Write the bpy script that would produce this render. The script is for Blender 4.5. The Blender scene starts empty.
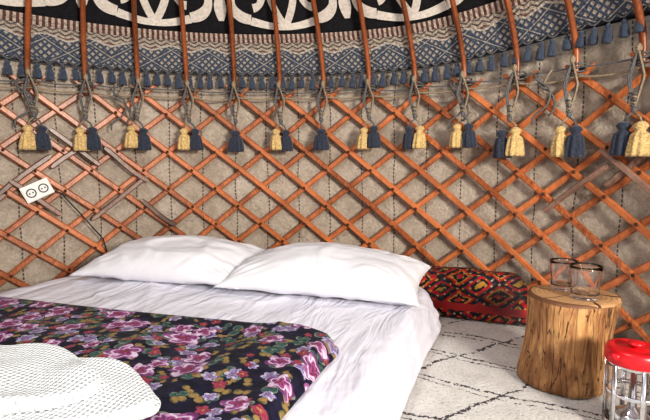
import bpy, math, random
from mathutils import Vector, noise, Matrix
random.seed(7)
CX, CY, R = -0.347, 0.909, 2.0
STEP = 7.85; HEAD0 = 87.4; ZH = 1.17
def P(r, a, z):
    a = math.radians(a)
    return Vector((CX + r*math.cos(a), CY + r*math.sin(a), z))

# ---------------------------------------------------------------- mesh builder
class MB:
    def __init__(s): s.V=[]; s.F=[]; s.M=[]; s.T=[]; s.UV={}
    def add(s, vs, fs, mi=0, tint=0.5, uv=None):
        b=len(s.V); s.V += [tuple(v) for v in vs]; s.T += [tint]*len(vs)
        if uv:
            for i,u in enumerate(uv): s.UV[b+i]=u
        for f in fs: s.F.append([b+i for i in f]); s.M.append(mi)
    def obj(s, name, mats, smooth=True, parent=None):
        me=bpy.data.meshes.new(name); me.from_pydata(s.V,[],s.F); me.update()
        for m in mats: me.materials.append(m)
        me.polygons.foreach_set('material_index', s.M)
        me.polygons.foreach_set('use_smooth',[smooth]*len(s.F))
        at=me.attributes.new('tint','FLOAT','POINT'); at.data.foreach_set('value', s.T)
        if s.UV:
            ul=me.uv_layers.new(name='UVMap')
            for l in me.loops: ul.data[l.index].uv = s.UV.get(l.vertex_index,(0,0))
        me.validate()
        o=bpy.data.objects.new(name, me); bpy.context.scene.collection.objects.link(o)
        if parent: o.parent=parent
        return o

def tube(mb, pts, r, n=6, mi=0, tint=.5, flat=1.0, caps=True):
    pts=[Vector(p) for p in pts]; vs=[]; fs=[]
    prev=None
    for i,p in enumerate(pts):
        t=(pts[min(i+1,len(pts)-1)]-pts[max(i-1,0)])
        if t.length<1e-9: t=Vector((0,0,1))
        t.normalize()
        if prev is None:
            ref=Vector((0,0,1)) if abs(t.z)<.9 else Vector((1,0,0))
            a=t.cross(ref).normalized()
        else:
            a=(prev-t*prev.dot(t)).normalized()
        prev=a; b=t.cross(a)
        rr=r[i] if isinstance(r,(list,tuple)) else r
        for k in range(n):
            th=2*math.pi*k/n
            vs.append(p+a*math.cos(th)*rr+b*math.sin(th)*rr*flat)
    for i in range(len(pts)-1):
        for k in range(n):
            fs.append((i*n+k,i*n+(k+1)%n,(i+1)*n+(k+1)%n,(i+1)*n+k))
    if caps:
        fs.append(tuple(range(n))[::-1]); fs.append(tuple((len(pts)-1)*n+k for k in range(n)))
    mb.add(vs,fs,mi,tint)

def lathe(mb, prof, c, seg=32, mi=0, tint=.5, rf=None, closed=False, lean=(0,0)):
    vs=[];fs=[]
    for j,(r,z) in enumerate(prof):
        for k in range(seg):
            th=2*math.pi*k/seg
            rr=r*(rf(th,z) if rf else 1)
            vs.append((c[0]+rr*math.cos(th)+lean[0]*z, c[1]+rr*math.sin(th)+lean[1]*z, c[2]+z))
    m=len(prof)
    for j in range(m-1 if not closed else m):
        for k in range(seg):
            j2=(j+1)%m
            fs.append((j*seg+k,j*seg+(k+1)%seg,j2*seg+(k+1)%seg,j2*seg+k))
    if not closed:
        fs.append(tuple(range(seg))[::-1]); fs.append(tuple((m-1)*seg+k for k in range(seg)))
    mb.add(vs,fs,mi,tint)

def box(mb, c, sx, sy, sz, rot=None, mi=0, tint=.5):
    vs=[]
    for x in (-1,1):
        for y in (-1,1):
            for z in (-1,1):
                v=Vector((x*sx/2,y*sy/2,z*sz/2))
                if rot: v=rot@v
                vs.append(Vector(c)+v)
    mb.add(vs,[(0,1,3,2),(4,6,7,5),(0,4,5,1),(2,3,7,6),(0,2,6,4),(1,5,7,3)],mi,tint)

# ---------------------------------------------------------------- node helpers
class NT:
    def __init__(s,name):
        s.m=bpy.data.materials.new(name); s.m.use_nodes=True; s.t=s.m.node_tree
        s.b=s.t.nodes['Principled BSDF']; s.L=s.t.links
    def n(s,typ,**kw):
        x=s.t.nodes.new(typ)
        for k,v in kw.items(): setattr(x,k,v)
        return x
    def put(s,inp,v):
        if v is None: return
        if isinstance(v,bpy.types.NodeSocket): s.L.new(v,inp)
        else: inp.default_value=v
    def math(s,op,a,b=None,c=None,clamp=False):
        x=s.n('ShaderNodeMath',operation=op); x.use_clamp=clamp
        s.put(x.inputs[0],a); s.put(x.inputs[1],b); s.put(x.inputs[2],c); return x.outputs[0]
    def vm(s,op,a,b=None):
        x=s.n('ShaderNodeVectorMath',operation=op); s.put(x.inputs[0],a); s.put(x.inputs[1],b); return x.outputs[0]
    def mix(s,f,a,b,blend='MIX'):
        x=s.n('ShaderNodeMix',data_type='RGBA',blend_type=blend)
        s.put(x.inputs[0],f)
        for i,v in ((6,a),(7,b)):
            if isinstance(v,tuple) and len(v)==3: v=(*v,1)
            s.put(x.inputs[i],v)
        return x.outputs[2]
    def ramp(s,f,stops,interp='LINEAR'):
        x=s.n('ShaderNodeValToRGB'); x.color_ramp.interpolation=interp
        e=x.color_ramp.elements
        while len(e)<len(stops): e.new(.5)
        for i,(p,c) in enumerate(stops):
            e[i].position=p; e[i].color=(*c,1) if len(c)==3 else c
        s.put(x.inputs[0],f); return x.outputs[0]
    def noise(s,vec,scale,detail=4,rough=.5,dist=0,out=0):
        x=s.n('ShaderNodeTexNoise'); s.put(x.inputs['Vector'],vec)
        x.inputs['Scale'].default_value=scale; x.inputs['Detail'].default_value=detail
        x.inputs['Roughness'].default_value=rough; x.inputs['Distortion'].default_value=dist
        return x.outputs[out]
    def co(s): return s.n('ShaderNodeTexCoord').outputs['Object']
    def uv(s): return s.n('ShaderNodeTexCoord').outputs['UV']
    def sep(s,v):
        x=s.n('ShaderNodeSeparateXYZ'); s.put(x.inputs[0],v); return x.outputs
    def comb(s,a,b,c=0.):
        x=s.n('ShaderNodeCombineXYZ'); s.put(x.inputs[0],a); s.put(x.inputs[1],b); s.put(x.inputs[2],c); return x.outputs[0]
    def attr(s,n='tint'):
        return s.n('ShaderNodeAttribute',attribute_name=n).outputs['Fac']
    def bump(s,h,st=.3,dist=.01):
        x=s.n('ShaderNodeBump'); x.inputs['Strength'].default_value=st; x.inputs['Distance'].default_value=dist
        s.L.new(h,x.inputs['Height']); s.L.new(x.outputs[0],s.b.inputs['Normal'])
    def col(s,c): 
        if isinstance(c,tuple) and len(c)==3: c=(*c,1)
        s.put(s.b.inputs['Base Color'],c)
    def rough(s,v): s.put(s.b.inputs['Roughness'],v)

def simple(name,c,rough=.8,var=.15,scale=40,bump=.2,sheen=0,metal=0,bd=.004):
    t=NT(name); co=t.co(); nz=t.noise(co,scale)
    d=tuple(x*(1-var) for x in c); u=tuple(min(1,x*(1+var)) for x in c)
    t.col(t.ramp(nz,[(.3,d),(.7,u)])); t.rough(rough)
    t.b.inputs['Metallic'].default_value=metal
    if bump: t.bump(nz,bump,bd)
    if sheen: t.b.inputs['Sheen Weight'].default_value=sheen
    return t.m

def m_wood(name,dark,light):
    t=NT(name); co=t.co(); a=t.attr()
    sc=t.vm('MULTIPLY',co,(6.,6.,3.)); g=t.noise(sc,9,5,.6,1.5)
    base=t.mix(a,dark,light); c=t.mix(t.ramp(g,[(.35,(0,0,0)),(.75,(1,1,1))]),base,(min(1,light[0]*1.35),light[1]*1.4,light[2]*1.5))
    c2=t.mix(t.ramp(t.noise(co,3.5),[(.42,(0,0,0)),(.75,(.75,.75,.75))]),c,(dark[0]*.45,dark[1]*.45,dark[2]*.5))
    t.col(c2); t.rough(.34); t.bump(g,.25,.003); return t.m
M_slat=m_wood('lattice_wood',(.23,.060,.020),(.56,.185,.065))
M_pole=m_wood('pole_wood',(.15,.042,.015),(.36,.11,.038))
M_grey=m_wood('weathered_wood',(.13,.075,.055),(.30,.18,.13))
M_leather=simple('leather_knot',(.06,.03,.018),.7)
M_rope=simple('grey_rope',(.13,.125,.125),.9,.45,150,.6)
M_rope2=simple('beige_rope',(.30,.235,.16),.9,.35,150,.6)
M_yel=simple('yellow_wool',(.60,.42,.18),.95,.4,120,.8,.3)
M_blue=simple('slate_wool',(.03,.038,.06),.95,.5,120,.8,.3)
M_bluegrey=simple('bluegrey_wool',(.045,.06,.095),.95,.45,120,.8,.3)

# felt wall
t=NT('wall_felt'); uv=t.uv(); co=t.co(); s=t.sep(uv)
n1=t.noise(co,4,6,.65); n2=t.noise(co,70,5,.75); n3=t.noise(co,18,6,.75,.5)
base=t.ramp(n1,[(.3,(.50,.415,.33)),(.52,(.70,.60,.49)),(.75,(.84,.75,.64))])
base=t.mix(t.ramp(n2,[(.38,(0,0,0)),(.68,(.6,.6,.6))]),base,(.36,.29,.225))
base=t.mix(t.ramp(n3,[(.50,(0,0,0)),(.68,(.6,.6,.6))]),base,(.34,.27,.205))
fl=t.math('ABSOLUTE',t.math('SUBTRACT',t.math('FRACT',t.math('MULTIPLY_ADD',t.noise(co,3,2),.25,t.math('MULTIPLY',s[0],5.2))),.5))
line=t.math('LESS_THAN',fl,.018)
dash=t.math('GREATER_THAN',t.math('FRACT',t.math('MULTIPLY',s[1],45.)),.3)
ln=t.math('MULTIPLY',line,dash)
t.col(t.mix(t.math('MULTIPLY',ln,.85),base,(.07,.05,.04))); t.rough(.97)
t.bump(t.math('SUBTRACT',t.math('MULTIPLY_ADD',n1,.7,t.math('ADD',n2,t.math('MULTIPLY',n3,1.3))),ln),.9,.017); M_felt=t.m
M_black=simple('black_felt',(.010,.009,.012),.97,.5,60,.5)
M_white=simple('white_felt',(.74,.68,.60),.95,.15,70,.6)

# ---------------------------------------------------------------- revolve sheets
A0,A1=-12,205
def revolve(name, prof, mat, a0=A0,a1=A1, step=1.5, zoff=None, thick=0, rfun=None, rabs=None):
    mb=MB(); vs=[];fs=[];uv=[]
    n=int((a1-a0)/step)+1; m=len(prof)
    L=[0]
    for i in range(1,m): L.append(L[-1]+math.hypot(prof[i][0]-prof[i-1][0],prof[i][1]-prof[i-1][1]))
    for i in range(n):
        a=a0+(a1-a0)*i/(n-1)
        for j,(r,z) in enumerate(prof):
            dz=zoff(a) if zoff else 0
            rr=r+(rfun(a,z) if rfun else 0)
            if rabs: rr=rabs(z+dz)
            vs.append(P(rr,a,z+dz)); uv.append((math.radians(a)*R, L[j]))
    for i in range(n-1):
        for j in range(m-1):
            fs.append((i*m+j,i*m+j+1,(i+1)*m+j+1,(i+1)*m+j))
    mb.add(vs,fs,0,.5,uv); o=mb.obj(name,[mat])
    if thick:
        s=o.modifiers.new('s','SOLIDIFY'); s.thickness=thick; s.offset=0
    return o
def feltr(a,z): return .012*noise.noise(Vector((a*.12,z*2.5,0)))
revolve('wall_felt',[(R+.015,z*.1) for z in range(0,15)],M_felt,thick=.01,rfun=feltr)
ROOF=[(2.0,1.22),(1.965,1.32),(1.89,1.44),(1.785,1.56),(1.64,1.68),(1.46,1.80),(1.25,1.92),(1.0,2.05),(.7,2.19),(.5,2.28)]
def rprof(z):
    if z<=ROOF[0][1]: return R
    for (r0,z0),(r1,z1) in zip(ROOF,ROOF[1:]):
        if z<=z1: 
            f=(z-z0)/(z1-z0); return r0+(r1-r0)*f
    return .5
RS=[(rprof(1.22+i*.03)+.02,1.22+i*.03) for i in range(36)]
revolve('ceiling',[p for p in RS if p[1]>1.35],M_black,thick=.01)

# band
ZB0=1.30
def zb(a):
    x=max(0,min(1,(68-a)/38)); return .075*x*x*(3-2*x)
t=NT('woven_band'); uv=t.uv(); s=t.sep(uv); u=s[0]; v=s[1]
def tri(x,f,ph=0.):
    return t.math('MULTIPLY',t.math('ABSOLUTE',t.math('SUBTRACT',t.math('FRACT',t.math('MULTIPLY_ADD',x,f,ph)),.5)),2.)
nz=t.noise(t.co(),140,3)
z1=t.math('FRACT',t.math('MULTIPLY',t.math('ADD',v,t.math('MULTIPLY',tri(u,16.),.016)),42.))
up=t.mix(t.math('LESS_THAN',z1,.38),(.54,.46,.36),(.14,.11,.11))
red=t.math('LESS_THAN',t.math('FRACT',t.math('MULTIPLY',v,15.)),.15)
up=t.mix(t.math('MULTIPLY',red,.6),up,(.25,.10,.08))
# crocheted net: thin blue-grey cords in diamonds with felt showing through, dense bands along big diamonds
d=t.math('ADD',tri(u,26.),tri(v,26.))
d1=t.math('ABSOLUTE',t.math('SUBTRACT',d,1.))
hole=t.math('GREATER_THAN',d1,.42)
low=t.mix(hole,(.075,.100,.145),(.50,.43,.35))
big=t.math('ABSOLUTE',t.math('SUBTRACT',t.math('ADD',tri(u,4.6),tri(v,7.6,.5)),1.))
low=t.mix(t.math('LESS_THAN',big,.20),low,(.065,.09,.135))
low=t.mix(t.math('LESS_THAN',big,.05),low,(.44,.40,.34))
zig=t.math('MULTIPLY_ADD',tri(u,4.6),.035,.125)
c=t.mix(t.math('GREATER_THAN',v,zig),low,up)
c=t.mix(t.math('LESS_THAN',t.math('ABSOLUTE',t.math('SUBTRACT',v,zig)),.005),c,(.60,.54,.46))
c=t.mix(t.math('GREATER_THAN',v,.192),c,t.mix(t.math('GREATER_THAN',tri(u,34.),.5),(.58,.50,.40),(.16,.06,.05)))
c=t.mix(t.math('LESS_THAN',v,.014),c,(.04,.055,.085))
c=t.mix(t.ramp(nz,[(.35,(0,0,0)),(.8,(.6,.6,.6))]),c,(.06,.055,.06))
t.col(c); t.rough(.95); t.bump(t.math('ADD',nz,t.math('MULTIPLY',d1,-.8)),.8,.008); M_band=t.m
bp=[(rprof(z)-.002,z) for z in [ZB0+.01*i for i in range(21)]]
band=revolve('woven_band',bp,M_band,zoff=zb,thick=.004,rabs=lambda z:rprof(z)-.012)
mb=MB()
def tassel(mb,p,L,w,mi,kn=10,tint=.5,seg=18):
    prof=[(w*.12,0),(w*.28,-.06*L),(w*.36,-.14*L),(w*.26,-.23*L),(w*.22,-.27*L),(w*.38,-.36*L),(w*.46,-.6*L),(w*.52,-.9*L),(w*.49,-1.0*L),(w*.2,-.96*L)]
    ph=random.random()*6
    lathe(mb,prof[::-1],p,seg,mi,tint,rf=lambda th,z:1+(.16*math.sin(9*th+ph) if z<-.3*L else 0)+.05*math.sin(th+ph),lean=(random.uniform(-.06,.06),random.uniform(-.04,.04)))
a=5.0; FS=1.75
while a<175:
    dz=zb(a); rr0=rprof(ZB0+dz)-.024
    pt=P(rr0,a+random.uniform(-.15,.15),ZB0+.008+dz)
    tube(mb,[pt,pt-Vector((0,0,.025))],.004,5,0)
    tassel(mb,pt-Vector((0,0,.016)),.074+random.uniform(-.008,.008),.038,0)
    for k in (0,1):
        q=[P(rprof(ZB0+dz+.02)-.018,a+FS*(i/8-.5),ZB0+.02+dz-(.020*math.sin(math.pi*i/8) if k else -.03*abs(math.cos(math.pi*i/8)))) for i in range(9)]
        tube(mb,q,.004,5,k)
    a+=FS
mb.obj('tassel_fringe',[M_bluegrey,M_rope],parent=band)

# ornament on roof felt
mb=MB()
def ribbon(pts,w):
    vs=[];fs=[]
    for i,(u,v) in enumerate(pts):
        u0,v0=pts[max(0,i-1)]; u1,v1=pts[min(len(pts)-1,i+1)]
        dx,dy=u1-u0,v1-v0; l=math.hypot(dx,dy) or 1; nx,ny=-dy/l,dx/l
        ww=w[i] if isinstance(w,list) else w
        for sgn in (-1,1):
            uu=u+nx*ww*sgn; vv=v+ny*ww*sgn; z=1.515+vv*.72
            vs.append(P(rprof(z)+.001,math.degrees(uu/1.8),z))
    for i in range(len(pts)-1): fs.append((2*i,2*i+1,2*i+3,2*i+2))
    mb.add(vs,fs,0)
PER=.70
for k in range(0,10):
    c0=math.radians(8)*1.8+k*PER
    for sg in (-1,1):
        pts=[];w=[]
        for i in range(56):
            f=i/55; th=-math.pi/2+ f*math.pi*1.9; rr=.105*(1-f)+.045*f
            pts.append((c0+sg*(.165-rr*1.15*math.cos(th)),.175+rr*math.sin(th)*1.0)); w.append(.027*(1-.25*f)*(1+.15*math.sin(f*20)))
        ribbon(pts,w)
        ribbon([(c0+sg*(.165+.185*f2), .062-.035*math.sin(f2*math.pi*.5)) for f2 in [i/12 for i in range(13)]],[.024-.005*i/12 for i in range(13)])
        ribbon([(c0+sg*(.35-.07*math.sin(f2*2.8)),.03+.36*f2) for f2 in [i/14 for i in range(15)]],.020)
    ribbon([(c0,.06+.34*i/12) for i in range(13)],[.014+.020*abs(math.sin(i*.6)) for i in range(13)])
mb.obj('horn_ornament_applique',[M_white],smooth=False)

# ---------------------------------------------------------------- lattice
mb=MB()
def slat(mb,a0,z0,a1,z1,r,w=.032,th=.012,mi=0,ext=0):
    n=22; vs=[];fs=[]; tint=random.random()
    wob=random.uniform(-.008,.008); wo2=random.uniform(0,6)
    for i in range(n+1):
        f=i/n; a=a0+(a1-a0)*f; z=z0+(z1-z0)*f+wob*math.sin(f*5+wo2)
        c=P(r,a,z); nrm=Vector((math.cos(math.radians(a)),math.sin(math.radians(a)),0))
        tt=(P(r,a+(a1-a0)*.01,z+(z1-z0)*.01)-c).normalized(); ww=tt.cross(nrm).normalized()
        hw=w/2*(.55 if i in(0,n) else 1)
        for (p,q) in ((-1,-1),(-.6,1.0),(.6,1.0),(1,-1)):
            vs.append(c+ww*hw*p*(1.0)-nrm*th/2*q)
    for i in range(n):
        for k in range(4):
            fs.append((i*4+k,i*4+(k+1)%4,(i+1)*4+(k+1)%4,(i+1)*4+k))
    fs.append((3,2,1,0)); fs.append((n*4,n*4+1,n*4+2,n*4+3))
    mb.add(vs,fs,mi,tint)
HD=.215; ZB=.035
heads=[HEAD0+STEP*k for k in range(-12,15)]
drop=(ZH-ZB)/HD*STEP; up=.26
for h in heads:
    for dr,rr in ((1,1.972),(-1,1.954)):
        j=random.uniform(-.55,.55)
        slat(mb,h-dr*STEP*up+j,ZH+HD*up+random.uniform(-.01,.015),h+dr*drop+j,ZB,rr)
for (base,cnt,zz) in ((111,4,(.55,.98)),(30.5,2,(.6,.95))):
    for q in range(cnt):
        for dr in (1,-1):
            a=base+q*STEP*.8+random.uniform(-1,1)
            z0=random.uniform(*zz); ln=random.uniform(.7,1.15)
            slat(mb,a,z0,a+dr*STEP*ln,z0-HD*ln,1.938 if dr>0 else 1.926,.028,.012,1)
for h in heads:
    for k in range(0,11):
        z=ZH-k*HD/2; a=h+(STEP/2 if k%2 else 0)
        if z<.05: continue
        c=P(1.944,a,z); lathe(mb,[(.003,-.008),(.008,-.004),(.008,.004),(.003,.008)],c,6,2)
mb.obj('lattice_wall_frame',[M_slat,M_grey,M_leather],smooth=False)

# poles
mb=MB()
for h in heads:
    j=random.uniform(-.5,.5); pts=[];rr=[]
    for i in range(26):
        z=1.15+i*.0444
        f=(z-1.15)
        pts.append(P(min(1.935,rprof(z)-.05),h+j*f*1.5+.3,z)); rr.append(.0165 if i>0 else .012)
    tube(mb,pts,rr,8,0,random.random(),.8)
    for q in range(4):
        z=1.175+q*.013; c=P(1.95,h+.3,z)
        pts=[c+Vector((math.cos(x)*.034,math.sin(x)*.034,.006*math.sin(x+q))) for x in [2*math.pi*i/10 for i in range(11)]]
        tube(mb,pts,.0045,5,1)
mb.obj('roof_poles',[M_pole,M_rope])
mb=MB()
pts=[P(.5,x*10,2.27) for x in range(37)]; tube(mb,pts,.04,8,0)
for q in range(-2,3):
    w=math.sqrt(.25-(.15*q)**2)
    for ax in (0,1):
        pp=[]
        for i in range(9):
            f=i/8*2-1; x=(w*f,.15*q); x=x if ax==0 else (x[1],x[0])
            pp.append((CX+x[0],CY+x[1],2.28+.12*(1-f*f)))
        tube(mb,pp,.012,6,0)
mb.obj('crown_ring',[M_pole])

# ropes between heads
mb=MB()
for lev,rad,mi in ((1.165,.005,1),(1.205,.004,0)):
    pts=[]
    for h0,h1 in zip(heads,heads[1:]):
        sg=random.uniform(.004,.022)
        for i in range(8):
            f=i/8; pts.append(P(1.925,h0+(h1-h0)*f,lev-sg*math.sin(f*math.pi)))
    tube(mb,pts,rad,6,mi)
for h in (HEAD0+5*STEP,HEAD0+3.3*STEP,HEAD0-5.6*STEP,HEAD0-4*STEP):
    for q in range(3):
        pts=[P(1.92-.006*q,h+1.2*math.sin(i*.5+q)+q*.6,1.2-.02*i+.01*math.cos(i+q)) for i in range(9+2*q)]
        tube(mb,pts,.005,6,0 if q else 1)
mb.obj('tied_ropes',[M_rope,M_rope2])

# hanging tassels
mb=MB()
cfg={5:'YB',4:'YB',3:'YB',2:'YB',1:'B',0:'YB',-1:'B',-2:'YB',-3:'BY',-4:'YB',-5:'BY',-6:'YB',-7:'BY',-8:'YB',6:'YB'}
for k,cs in cfg.items():
    h=HEAD0+STEP*k+.3; big=1.0 if k>-5 else 1.12
    top=P(1.90,h,1.235); zk=1.015+random.uniform(-.012,.012)
    if k<=-5: zk=.985
    low=P(1.895,h+random.uniform(-.5,.5),zk)
    tang=Vector((-math.sin(math.radians(h)),math.cos(math.radians(h)),0))
    right=-tang
    nrm=Vector((math.cos(math.radians(h)),math.sin(math.radians(h)),0))
    for sg in (-1,1):
        for rep in (0,1):
            pts=[]
            for i in range(13):
                f=i/12
                g=(f/.45 if f<.45 else (1-f)/.55)
                wd=(.024+.007*rep)*min(1,g)*sg
                pts.append(top.lerp(low,f)+right*wd-nrm*.004*rep)
            tube(mb,pts,.0048,5,2+(rep if sg>0 else 0))
    for q in range(5):
        zz=low.lerp(top,.1+q*.05)
        tube(mb,[zz-right*.012-nrm*.008,zz+right*.012-nrm*.008-Vector((0,0,.006))],.004,5,2+q%2)
    lathe(mb,[(.004,-.014),(.012,-.006),(.012,.006),(.004,.014)],low+Vector((0,0,.01)),8,2)
    lathe(mb,[(.004,-.02),(.013,-.006),(.013,.006),(.004,.02)],top,8,3)
    n=len(cs)
    for i,ch in enumerate(cs):
        off=(i-(n-1)/2)*.060*big
        p=low+right*off-Vector((0,0,.030+.014*random.random()))-nrm*.006*i
        tube(mb,[low,low.lerp(p,.5)+right*off*.25,p],.0045,5,3 if ch=='Y' else 2)
        tassel(mb,p,.125*big,(.072 if n>1 else .084)*big,0 if ch=='Y' else 1,seg=36)
mb.obj('hanging_tassels',[M_yel,M_blue,M_rope,M_rope2])

# ---------------------------------------------------------------- floor + rug
mb=MB()
vs=[P(2.05,i*5,0) for i in range(72)]; mb.add(vs,[tuple(range(72))]); 
mb.obj('floor',[simple('floor_felt',(.16,.12,.10),.95,.3,20)],smooth=False)
t=NT('berber_rug'); co=t.co(); nz=t.noise(co,110,4,.7); n3=t.noise(co,9,3)
s=t.sep(co)
def rot(a):
    ca,sa=math.cos(a),math.sin(a)
    return t.math('ADD',t.math('MULTIPLY',s[0],ca),t.math('MULTIPLY',s[1],sa))
wob=t.math('MULTIPLY',t.math('SUBTRACT',t.noise(co,4,2),.5),.10); wob2=t.math('MULTIPLY',t.math('SUBTRACT',t.noise(co,90,2),.5),.035)
def lines(a,f,wd,ph):
    x=t.math('ADD',t.math('ADD',rot(a),wob),wob2)
    fr=t.math('ABSOLUTE',t.math('SUBTRACT',t.math('FRACT',t.math('MULTIPLY_ADD',x,f,ph)),.5))
    return t.math('LESS_THAN',fr,wd)
l=t.math('MAXIMUM',lines(1.05,4.0,.020,.1),lines(2.15,3.4,.018,.3))
l=t.math('MAXIMUM',l,lines(1.05,4.0,.012,.24))
l=t.math('MULTIPLY',l,t.math('GREATER_THAN',t.noise(co,40,2),.42))
base=t.ramp(nz,[(.28,(.50,.47,.44)),(.5,(.84,.81,.77))])
base=t.mix(t.ramp(n3,[(.45,(0,0,0)),(.85,(.35,.35,.35))]),base,(.42,.39,.38))
t.col(t.mix(t.math('MULTIPLY',l,.93),base,(.022,.018,.022))); t.rough(1)
t.bump(nz,.8,.014); M_rug=t.m
mb=MB(); nx=110; vs=[];fs=[]
for i in range(nx+1):
    for j in range(nx+1):
        a=math.radians(-75+150*i/nx) ; f=j/nx
        e=Vector((CX+1.9*math.cos(a+.15),CY+1.9*math.sin(a+.15))); st=Vector((-.35,-.85+3.35*i/nx))
        p=st.lerp(e,f); z=.011+.004*noise.noise(Vector((p.x*9,p.y*9,0)))
        if i in(0,nx) or j in (0,nx): z=0.001
        vs.append((p.x,p.y,z))
for i in range(nx):
    for j in range(nx):
        q=i*(nx+1)+j; fs.append((q,q+nx+1,q+nx+2,q+1))
mb.add(vs,fs); mb.obj('berber_rug',[M_rug])

# ---------------------------------------------------------------- slab (soft goods)
def slab(name,quad,z0,H,mat,cr=.1,edge=.06,bulge=.02,top=None,side=None,N=280,inr=46,parent=None):
    q=[Vector((x,y)) for x,y in quad]
    def bil(u,v): return q[0]*(1-u)*(1-v)+q[1]*u*(1-v)+q[2]*u*v+q[3]*(1-u)*v
    def contour(s,scale):
        th=2*math.pi*s; c,sn=math.cos(th),math.sin(th)
        e=2/(2+ .35/cr)
        x=math.copysign(abs(c)**e,c); y=math.copysign(abs(sn)**e,sn)
        return bil(.5+.5*x*scale,.5+.5*y*scale)
    size=max((q[1]-q[0]).length,(q[2]-q[1]).length); 
    mb=MB(); vs=[];fs=[]; rings=[]
    ns=9
    for k in range(ns):
        f=k/(ns-1); z=z0+(H-edge)*f; rings.append((1+bulge*math.sin(math.pi*f)/size*2,z,True,f))
    for k in range(1,7):
        a=k/6*math.pi/2; rings.append((1-edge*(1-math.cos(a))/size*2,z0+H-edge+edge*math.sin(a),k<4,1))
    last=rings[-1][0]
    for k in range(1,inr): rings.append((last*(1-k/inr),z0+H,False,1))
    cen=contour(0,0)
    for (sc,z,isd,f) in rings:
        for s in range(N):
            p=contour(s/N,sc)
            x,y,zz=p.x,p.y,z
            if side and isd:
                d=(p-cen).normalized(); o=side(x,y,z); x+=d.x*o; y+=d.y*o
            if top:
                g=max(0,min(1,(z-z0)/H)); zz+=top(x,y)*g*g
            vs.append((x,y,zz))
    m=len(rings)
    for j in range(m-1):
        for k in range(N):
            fs.append((j*N+k,j*N+(k+1)%N,(j+1)*N+(k+1)%N,(j+1)*N+k))
    vs.append((cen.x,cen.y,z0+H+(top(cen.x,cen.y) if top else 0)))
    ci=len(vs)-1
    for k in range(N): fs.append(((m-1)*N+k,(m-1)*N+(k+1)%N,ci))
    fs.append(tuple(range(N))[::-1])
    mb.add(vs,fs); return mb.obj(name,[mat],parent=parent)
def nn(x,y,z=0): return noise.noise(Vector((x,y,z)))
def ridge(x,y,z=0): return 1-abs(nn(x,y,z))*2.2
t=NT('white_sheet'); co=t.co(); n1=t.noise(co,3.0,3,.45,.9)
sx=t.sep(co)
dd=t.math('ADD',t.math('MULTIPLY',sx[0],.94),t.math('MULTIPLY',sx[1],-.342)); ee=t.math('ADD',t.math('MULTIPLY',sx[0],.342),t.math('MULTIPLY',sx[1],.94))
fold=t.noise(t.comb(t.math('MULTIPLY',dd,9.),t.math('MULTIPLY',ee,2.2),sx[2]),1.0,3,.5,1.2)
st=t.math('SINE',t.math('MULTIPLY',dd,230.))
t.col(t.mix(t.math('MULTIPLY_ADD',st,.15,.15),(.76,.755,.84),(.68,.675,.77))); t.rough(.42); t.b.inputs['Sheen Weight'].default_value=.15
t.bump(t.math('ADD',t.math('ADD',n1,t.math('MULTIPLY',fold,1.4)),t.math('MULTIPLY',st,.006)),.55,.04); M_sheet=t.m
t=NT('pillow_cotton'); co=t.co(); n1=t.noise(co,4.0,2,.45,1.2)
t.col((.79,.79,.83)); t.rough(.65); t.bump(n1,.4,.035); M_pil=t.m
HB=.21
def bedtop(x,y):
    d=(x*.94-y*.342); e=x*.342+y*.94
    v=.014*nn(x*2.2,y*2.2)+.005*ridge(d*2,e*6,3)+.018*max(0,ridge(d*5+e*1.5,e*1.0,7)-.55)
    v+=.018*max(0,ridge(d*2+e*4,e*2-d*3,11)-.6)
    return v
def bedside(x,y,z):
    return .022*nn(x*7,y*7,z*3)+.013*nn(x*20,y*20,z*3)-.016*math.exp(-((z-.09)/.015)**2)
bed=bpy.data.objects.new('floor_bed',None); bpy.context.scene.collection.objects.link(bed)
slab('mattress',[(-1.25,2.60),(.565,2.24),(-.10,.52),(-1.85,.94)],.018,HB-.018,M_sheet,.05,.07,.03,bedtop,bedside,parent=bed)

def pillow(name,c,L,W,T,ang,z,tilt=0,seed=0,sag=0):
    n=80; m=56; mb=MB()
    for sgn in (1,-1):
        vs=[];fs=[]
        for i in range(n+1):
            for j in range(m+1):
                u=-1+2*i/n; v=-1+2*j/m
                x=u*L/2*(1-.07*(1-v*v)*abs(u)); y=v*W/2*(1-.10*(1-u*u)*abs(v))
                g=max(0,(1-abs(u)**2.1))*max(0,(1-abs(v)**2.1))
                zz=T*(g**.52)*(.66 if sgn>0 else -.34)
                e=g**.5
                ridg=.013*max(0,ridge(u*2.0+seed,v*1.6+u*.8,seed)-.45)+.015*nn(u*1.7+seed,v*1.7,seed)+.004*nn(u*4,v*6,seed)
                cw=.008*math.sin(math.atan2(abs(v)-1.05,abs(u)-1.05)*24+seed)*max(0,1-math.hypot(abs(u)-1,abs(v)-1)/.75)
                zz+=sgn*(ridg+cw)*min(1,e*2)
                if sgn<0: zz=max(zz,-.34*T)
                zz-= sag*(u*u)*abs(u)
                zz+= .04*T*v
                vs.append((x,y,zz))
        for i in range(n):
            for j in range(m):
                q=i*(m+1)+j; f=(q,q+m+1,q+m+2,q+1); fs.append(f if sgn>0 else f[::-1])
        mb.add(vs,fs)
    o=mb.obj(name,[M_pil])
    import bmesh
    bm=bmesh.new(); bm.from_mesh(o.data); bmesh.ops.remove_doubles(bm,verts=bm.verts,dist=.0005); bm.to_mesh(o.data); bm.free()
    o.location=(c[0],c[1],z); o.rotation_euler=(math.radians(tilt),0,math.radians(ang))
    return o
pillow('pillow',(.005,2.09),.89,.47,.175,-18,HB+.080,5,1.3,.02)
pillow('pillow',(-.735,2.33),.90,.48,.175,-16,HB+.080,5,5.1,.02)

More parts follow.
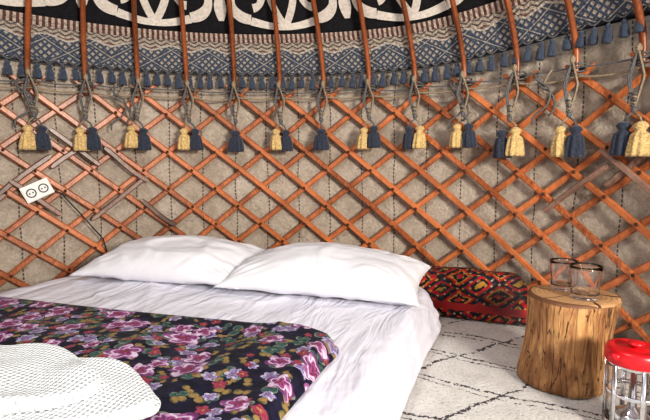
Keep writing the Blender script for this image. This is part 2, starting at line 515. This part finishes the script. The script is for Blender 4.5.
# ---------------------------------------------------------------- floral blanket
t=NT('floral_quilt'); co=t.co(); s=t.sep(co)
flat=t.comb(s[0],s[1],0.)
flat=t.vm('ADD',flat,t.vm('MULTIPLY',t.noise(flat,9,3,.5,0,1),(.035,.035,0.)))
col=t.mix(t.ramp(t.noise(flat,30,3),[(.4,(0,0,0)),(.65,(1,1,1))]),(.006,.006,.016),(.014,.012,.036))
def layer(col,scale,off,pet,size,stops,depth=.35,rnd=1.,keep=1.):
    v=t.vm('ADD',t.vm('MULTIPLY',flat,(scale,scale,0.)),(off,off*1.7,0.))
    x=t.n('ShaderNodeTexVoronoi',voronoi_dimensions='2D'); x.inputs['Scale'].default_value=1; x.inputs['Randomness'].default_value=rnd*.8
    t.L.new(v,x.inputs['Vector'])
    dv=t.vm('SUBTRACT',v,x.outputs['Position']); q=t.sep(dv)
    cc=t.sep(x.outputs['Color'])
    ang=t.math('ADD',t.math('ARCTAN2',q[1],q[0]),t.math('MULTIPLY',cc[0],6.28))
    r=x.outputs['Distance']
    sz=t.math('MULTIPLY',t.math('MULTIPLY_ADD',cc[1],.5,.6),size)
    lim=t.math('MULTIPLY',sz,t.math('MULTIPLY_ADD',t.math('ABSOLUTE',t.math('COSINE',t.math('MULTIPLY',ang,pet/2))),depth,1-depth))
    rel=t.math('DIVIDE',r,lim)
    rel2=t.math('ADD',rel,t.math('MULTIPLY',t.math('SINE',t.math('MULTIPLY_ADD',rel,9.,t.math('MULTIPLY',ang,3.))),.15))
    rel2=t.math('ADD',rel2,t.math('MULTIPLY',t.math('SUBTRACT',t.noise(flat,60,3),.5),.6))
    mask=t.math('MULTIPLY',t.math('LESS_THAN',rel,1.),t.math('LESS_THAN',cc[2],keep))
    return t.mix(mask,col,t.ramp(rel2,stops))
gold=[(0,(.22,.13,.04)),(.5,(.30,.20,.08)),(1,(.07,.07,.03))]
green=[(0,(.20,.24,.17)),(.3,(.02,.06,.05)),(.8,(.05,.10,.09)),(1,(.18,.20,.16))]
pink=[(0,(.25,.05,.03)),(.14,(.09,.008,.05)),(.30,(.34,.08,.20)),(.42,(.10,.015,.09)),(.58,(.44,.22,.38)),(.72,(.64,.57,.66)),(.84,(.28,.10,.23)),(1,(.12,.03,.11))]
lav=[(0,(.35,.25,.08)),(.18,(.09,.03,.15)),(.42,(.32,.25,.42)),(.6,(.09,.06,.20)),(.8,(.54,.50,.60)),(1,(.14,.10,.24))]
red=[(0,(.4,.25,.1)),(.3,(.22,.015,.04)),(.7,(.30,.06,.10)),(1,(.10,.012,.03))]
col=layer(col,15,3.1,2,.50,green,.85,keep=.8)
col=layer(col,22,7.7,2,.48,gold,.9,keep=.65)
col=layer(col,14,1.3,6,.37,lav,.35,keep=.6)
col=layer(col,18,9.3,5,.32,red,.4,keep=.45)
col=layer(col,8.8,5.2,5,.46,pink,.34,keep=.8)
t.col(col); t.rough(.75); t.b.inputs['Sheen Weight'].default_value=.04
t.b.inputs['Specular IOR Level'].default_value=.2
t.bump(t.noise(co,12,4),.6,.02); M_flor=t.m
def qtop(x,y):
    d=(x*.94-y*.342); e=x*.342+y*.94
    return bedtop(x,y)*.8+.014*nn(d*4,e*4,2)+.010*ridge(d*6,e*3,5)
slab('floral_blanket',[(-1.49,1.84),(.045,1.38),(-.26,.56),(-1.74,1.0)],HB+.008,.050,M_flor,.02,.025,.012,qtop,lambda x,y,z:.014*nn(x*12,y*12))

# towel
t=NT('terry_towel'); co=t.co(); s=t.sep(co)
a=t.math('SINE',t.math('MULTIPLY',t.math('ADD',s[0],t.math('MULTIPLY',s[1],.55)),380.)); b=t.math('SINE',t.math('MULTIPLY',t.math('SUBTRACT',s[1],t.math('MULTIPLY',s[0],.6)),380.))
wv=t.math('MULTIPLY',a,b); nz=t.noise(co,200,3)
t.col(t.ramp(t.math('MULTIPLY_ADD',wv,.2,nz),[(.1,(.60,.66,.68)),(.55,(.84,.87,.87))])); t.rough(.98); t.b.inputs['Sheen Weight'].default_value=.3
t.bump(t.math('MULTIPLY_ADD',wv,.6,nz),.8,.006); M_tow=t.m
tw=bpy.data.objects.new('towel',None); bpy.context.scene.collection.objects.link(tw)
slab('folded_layer_1',[(-1.02,1.07),(-.44,1.04),(-.29,.84),(-.9,.66)],HB+.085,.034,M_tow,.14,.016,.01,lambda x,y:.016*nn(x*7,y*7,1)+.014*nn(x*3,y*3),lambda x,y,z:.010*nn(x*20,y*20,z*20),parent=tw)
slab('folded_layer_2',[(-1.04,1.06),(-.62,1.09),(-.40,.86),(-.92,.67)],HB+.117,.030,M_tow,.14,.014,.01,lambda x,y:.020*nn(x*8,y*8,4)+.022*nn(x*3,y*3,2),lambda x,y,z:.012*nn(x*16,y*16,z*20),parent=tw)

# ---------------------------------------------------------------- embroidered quilt roll
t=NT('embroidered_textile'); co=t.co(); s=t.sep(co)
jig=t.math('MULTIPLY',t.math('SUBTRACT',t.noise(co,14,3),.5),.05)
u=t.math('ADD',t.math('ADD',t.math('MULTIPLY',s[0],.9),t.math('MULTIPLY',s[1],-.42)),jig); w=t.math('ADD',t.math('ADD',s[2],t.math('MULTIPLY',s[1],.5)),jig)
def tr(x,f,ph=0.): return t.math('MULTIPLY',t.math('ABSOLUTE',t.math('SUBTRACT',t.math('FRACT',t.math('MULTIPLY_ADD',x,f,ph)),.5)),2.)
d=t.math('ADD',tr(u,5.5),tr(w,8.)); d=t.math('ADD',d,t.math('MULTIPLY',t.math('SUBTRACT',t.noise(co,45,2),.5),.35))
c=t.ramp(t.math('MULTIPLY',d,.5),[(0,(.50,.26,.04)),(.12,(.010,.008,.010)),(.24,(.45,.012,.018)),(.36,(.04,.035,.05)),(.42,(.010,.008,.010)),(.56,(.40,.012,.015)),(.66,(.5,.20,.03)),(.72,(.012,.008,.01)),(.86,(.42,.02,.02))],'CONSTANT')
d2=t.math('ADD',tr(u,31.,.2),tr(w,34.,.1)); c=t.mix(t.math('LESS_THAN',d2,.5),c,t.ramp(t.noise(co,20,1),[(.42,(.45,.24,.05)),(.5,(.05,.09,.05)),(.58,(.45,.36,.24))],'CONSTANT'))
c=t.mix(t.math('LESS_THAN',t.math('ABSOLUTE',t.math('SUBTRACT',s[2],.075)),.018),c,(.36,.02,.02))
c=t.mix(t.ramp(t.noise(co,5,2),[(.45,(0,0,0)),(.6,(.7,.7,.7))]),c,(.012,.009,.012))
t.col(c); t.rough(.85); t.bump(t.noise(co,25,3),.5,.01); M_red=t.m
cu=bpy.data.objects.new('folded_patterned_quilt',None); bpy.context.scene.collection.objects.link(cu)
slab('lower_fold',[(.50,2.55),(1.04,2.29),(.96,2.15),(.43,2.38)],.018,.10,M_red,.06,.045,.012,lambda x,y:.012*nn(x*6,y*6),lambda x,y,z:.012*nn(x*12,y*12,z*10),parent=cu)
slab('upper_fold',[(.50,2.54),(1.0,2.31),(.94,2.17),(.43,2.39)],.110,.115,M_red,.10,.055,.012,lambda x,y:.03*nn(x*5,y*5,3)+.010,lambda x,y,z:.014*nn(x*11,y*11,z*10),parent=cu)

# ---------------------------------------------------------------- stump
t=NT('stump_side'); co=t.co(); s=t.sep(co)
sv=t.vm('MULTIPLY',co,(9.,9.,1.6)); g=t.noise(sv,4,6,.65,.6); g2=t.noise(co,5,4,.6,.6)
c=t.ramp(g,[(.28,(.10,.04,.014)),(.45,(.34,.155,.058)),(.6,(.54,.30,.12)),(.8,(.68,.43,.20))])
c=t.mix(t.ramp(g2,[(.5,(0,0,0)),(.62,(.7,.7,.7))]),c,(.19,.08,.026))
cr=t.ramp(t.noise(t.vm('MULTIPLY',co,(14.,14.,1.2)),3,2,.5,.4),[(.485,(0,0,0)),(.5,(1,1,1)),(.515,(0,0,0))])
c=t.mix(t.math('MULTIPLY',cr,.8),c,(.03,.014,.008)); t.col(c); t.rough(.7); t.bump(t.math('SUBTRACT',g,cr),.8,.014); M_st=t.m
SX,SY,SH=.848,1.61,.325
t=NT('stump_top'); co=t.co()
dv=t.vm('SUBTRACT',co,(SX+.02,SY,SH)); s=t.sep(dv); r=t.n('ShaderNodeVectorMath',operation='LENGTH'); t.L.new(t.comb(s[0],s[1],0.),r.inputs[0]); r=r.outputs['Value']
ri=t.math('SINE',t.math('MULTIPLY',t.math('MULTIPLY_ADD',t.noise(co,8,3),.02,r),420.))
c=t.mix(t.math('MULTIPLY_ADD',ri,.3,.4),(.60,.36,.18),(.42,.22,.10))
an=t.math('ARCTAN2',s[1],s[0]); ck=t.math('GREATER_THAN',t.math('SINE',t.math('MULTIPLY_ADD',t.noise(co,6,2),5.,t.math('MULTIPLY',an,5.))),.985)
c=t.mix(t.math('MULTIPLY',ck,t.math('GREATER_THAN',r,.03)),c,(.08,.035,.02))
c=t.mix(t.math('GREATER_THAN',r,.138),c,(.18,.085,.04))
t.col(c); t.rough(.6); t.bump(ri,.2,.002); M_stt=t.m
mb=MB()
def srf(th,z):
    return 1+.05*math.sin(2*th+1)+.035*math.sin(3*th+z*4)+.04*nn(math.cos(th)*2.2,math.sin(th)*2.2,z*2)+.018*nn(math.cos(th)*9,math.sin(th)*9,z*3)
prof=[(.144,.019)]+[(.150-.013*math.sin(math.pi*i/14*.9),.022+(SH-.032)*i/14) for i in range(1,15)]
lathe(mb,prof,(SX-.008,SY,0),110,0,.5,srf,lean=(.07,0))
rt=prof[-1][0]
vs=[];fs=[];n=110
rr=[rt,rt*.985,rt*.93,rt*.6,rt*.3]; zz=[SH-.0105,SH-.003,SH,SH,SH]
for q in range(5):
    for k in range(n):
        th=2*math.pi*k/n; rad=rr[q]*srf(th,SH-.01)
        vs.append((SX-.008+rad*math.cos(th)+.07*(SH-.01),SY+rad*math.sin(th),zz[q]))
for q in range(4):
    for k in range(n): fs.append((q*n+k,q*n+(k+1)%n,(q+1)*n+(k+1)%n,(q+1)*n+k))
fs.append(tuple(4*n+k for k in range(n)))
mb.add(vs,fs,1); mb.obj('log_stump_table',[M_st,M_stt])

# glass
def glassmat(name,c=(1,1,1),rough=0.):
    t=NT(name); t.col(c); t.rough(rough); t.b.inputs['Transmission Weight'].default_value=1; t.b.inputs['IOR'].default_value=1.42
    nz=t.noise(t.co(),20,2); t.bump(nz,.05,.001); return t.m
M_glass=glassmat('clear_glass',(1,1,1))
def tumbler(c,r,h):
    mb=MB(); w=.0026
    prof=[(.001,0),(r*.80,0),(r*.84,.004)]+[(r*(.84+.16*i/8),.004+(h-.004)*i/8) for i in range(1,9)]+[(r-w,h)]+[(r*(.84+.16*i/8)-w,.016+(h-.016)*i/8) for i in range(7,-1,-1)]+[(.001,.015)]
    lathe(mb,prof,c,48,0)
    mb.obj('drinking_glass',[M_glass])
tumbler((.872,1.555,SH+.001),.050,.112)
tumbler((.858,1.672,SH+.001),.047,.105)

# ---------------------------------------------------------------- glass teapot / press with red lid
KX,KY,KZ=.875,1.29,.020
M_rp=simple('red_plastic',(.62,.012,.02),.3,.05,10,0)
M_ch=simple('chrome',(.80,.80,.82),.18,.03,10,0,0,1)
M_dk=simple('dark_plastic',(.03,.03,.035),.4,.1,20,0)
pe=bpy.data.objects.new('glass_teapot',None); bpy.context.scene.collection.objects.link(pe)
mb=MB(); w=.003;rb=.066
prof=[(.001,.012),(rb-.008,.012),(rb,.022)]+[(rb,.022+.02*i) for i in range(1,9)]+[(rb-.004,.20),(rb-.004-w,.20)]+[(rb-w,.022+.02*i) for i in range(8,0,-1)]+[(rb-.01,.020),(.001,.018)]
lathe(mb,prof,(KX,KY,KZ),48); mb.obj('glass_body',[M_glass],parent=pe)
mb=MB()
for z in (.014,.105,.19):
    lathe(mb,[(rb+.001,z),(rb+.004,z+.001),(rb+.004,z+.012),(rb+.001,z+.013)],(KX,KY,KZ),48,0,closed=True)
for k in range(6):
    a=k*math.pi/3+.3; c=Vector((KX+math.cos(a)*(rb+.005),KY+math.sin(a)*(rb+.005),KZ+.10))
    box(mb,c,.003,.014,.19,Matrix.Rotation(a,3,'Z'))
mb.obj('metal_frame',[M_ch],parent=pe)
mb=MB()
lathe(mb,[(.001,.198),(rb+.006,.198),(rb+.009,.203),(rb+.009,.232),(rb+.004,.240),(rb-.006,.243),(rb-.012,.238),(rb-.020,.236),(.03,.238),(.026,.240),(.001,.240)],(KX,KY,KZ),56)
lathe(mb,[(.001,.24),(.010,.24),(.010,.245),(.022,.248),(.022,.254),(.016,.258),(.001,.259)],(KX,KY,KZ),32)
box(mb,(KX-.068,KY-.02,KZ+.224),.03,.03,.014,Matrix.Rotation(.25,3,'Z'))
hd=Vector((math.cos(-.5),math.sin(-.5),0))
pts=[Vector((KX,KY,KZ))+hd*d_+Vector((0,0,z_)) for d_,z_ in ((.07,.215),(.10,.218),(.125,.205),(.132,.17),(.130,.12),(.118,.08),(.095,.062),(.068,.06))]
tube(mb,pts,.010,10,0,flat=.7)
mb.obj('red_lid_and_handle',[M_rp],parent=pe)
mb=MB(); lathe(mb,[(.001,0),(.05,0),(.055,.01),(.04,.03),(.012,.045),(.006,.175),(.001,.175)],(KX,KY,KZ+.021),32); mb.obj('filter_plunger',[M_ch],parent=pe)

# ---------------------------------------------------------------- socket
mb=MB(); A=126.6
c=P(1.925,A,.64); nrm=Vector((math.cos(math.radians(A)),math.sin(math.radians(A)),0)); tg=Vector((math.sin(math.radians(A)),-math.cos(math.radians(A)),0))
rt3=Matrix((tg,nrm,Vector((0,0,1)))).transposed()@Matrix.Rotation(math.radians(-25),3,'Y')
box(mb,c,.135,.022,.085,rt3,0); box(mb,c-nrm*.013,.125,.008,.075,rt3,0)
for q in (-1,1):
    cc=c-nrm*.018+rt3@Vector((q*.030,0,0))
    pts=[cc+rt3@Vector((math.cos(x)*.021,0,math.sin(x)*.021)) for x in [2*math.pi*i/16 for i in range(17)]]
    tube(mb,pts,.003,6,1)
    for w_ in (-1,1): box(mb,cc+rt3@Vector((w_*.008,0,0)),.007,.004,.007,rt3,1)
pts=[c+rt3@Vector((.06,.0,-.03)),c+rt3@Vector((.09,-.003,-.06)),P(1.925,A-6,.50),P(1.925,A-9,.36),P(1.925,A-10,.2),P(1.925,A-10,.02)]
tube(mb,pts,.004,6,1)
mb.obj('power_socket',[simple('white_plastic',(.75,.74,.70),.4,.05,10,0),M_dk],smooth=False)

# ---------------------------------------------------------------- light
w=bpy.data.worlds.new('World'); bpy.context.scene.world=w; w.use_nodes=True
w.node_tree.nodes['Background'].inputs[0].default_value=(.92,.94,1,1); w.node_tree.nodes['Background'].inputs[1].default_value=.66
def area(name,loc,target,size,power,col=(1,1,1)):
    l=bpy.data.lights.new(name,'AREA'); l.shape='DISK'; l.size=size; l.energy=power; l.color=col
    o=bpy.data.objects.new(name,l); bpy.context.scene.collection.objects.link(o); o.location=loc
    o.rotation_euler=(Vector(target)-Vector(loc)).to_track_quat('-Z','Y').to_euler()
area('skylight_lamp',(CX,CY,2.22),(CX+.1,CY+.5,0),.5,14,(1,.98,.95))
area('doorway_light',(1.9,-1.7,1.4),(.2,2.3,.7),.7,165,(1,.94,.85))
cam=bpy.data.cameras.new('Camera'); co_=bpy.data.objects.new('Camera',cam); bpy.context.scene.collection.objects.link(co_)
cam.sensor_width=36; cam.lens=26.2; cam.clip_start=.02
co_.location=(0,0,.77); co_.rotation_euler=(math.radians(84.6),0,0)
bpy.context.scene.camera=co_
vs_=bpy.context.scene.view_settings; vs_.view_transform='Standard'
try: vs_.look='Medium High Contrast'
except Exception as e: print('look',e)
vs_.exposure=0.1
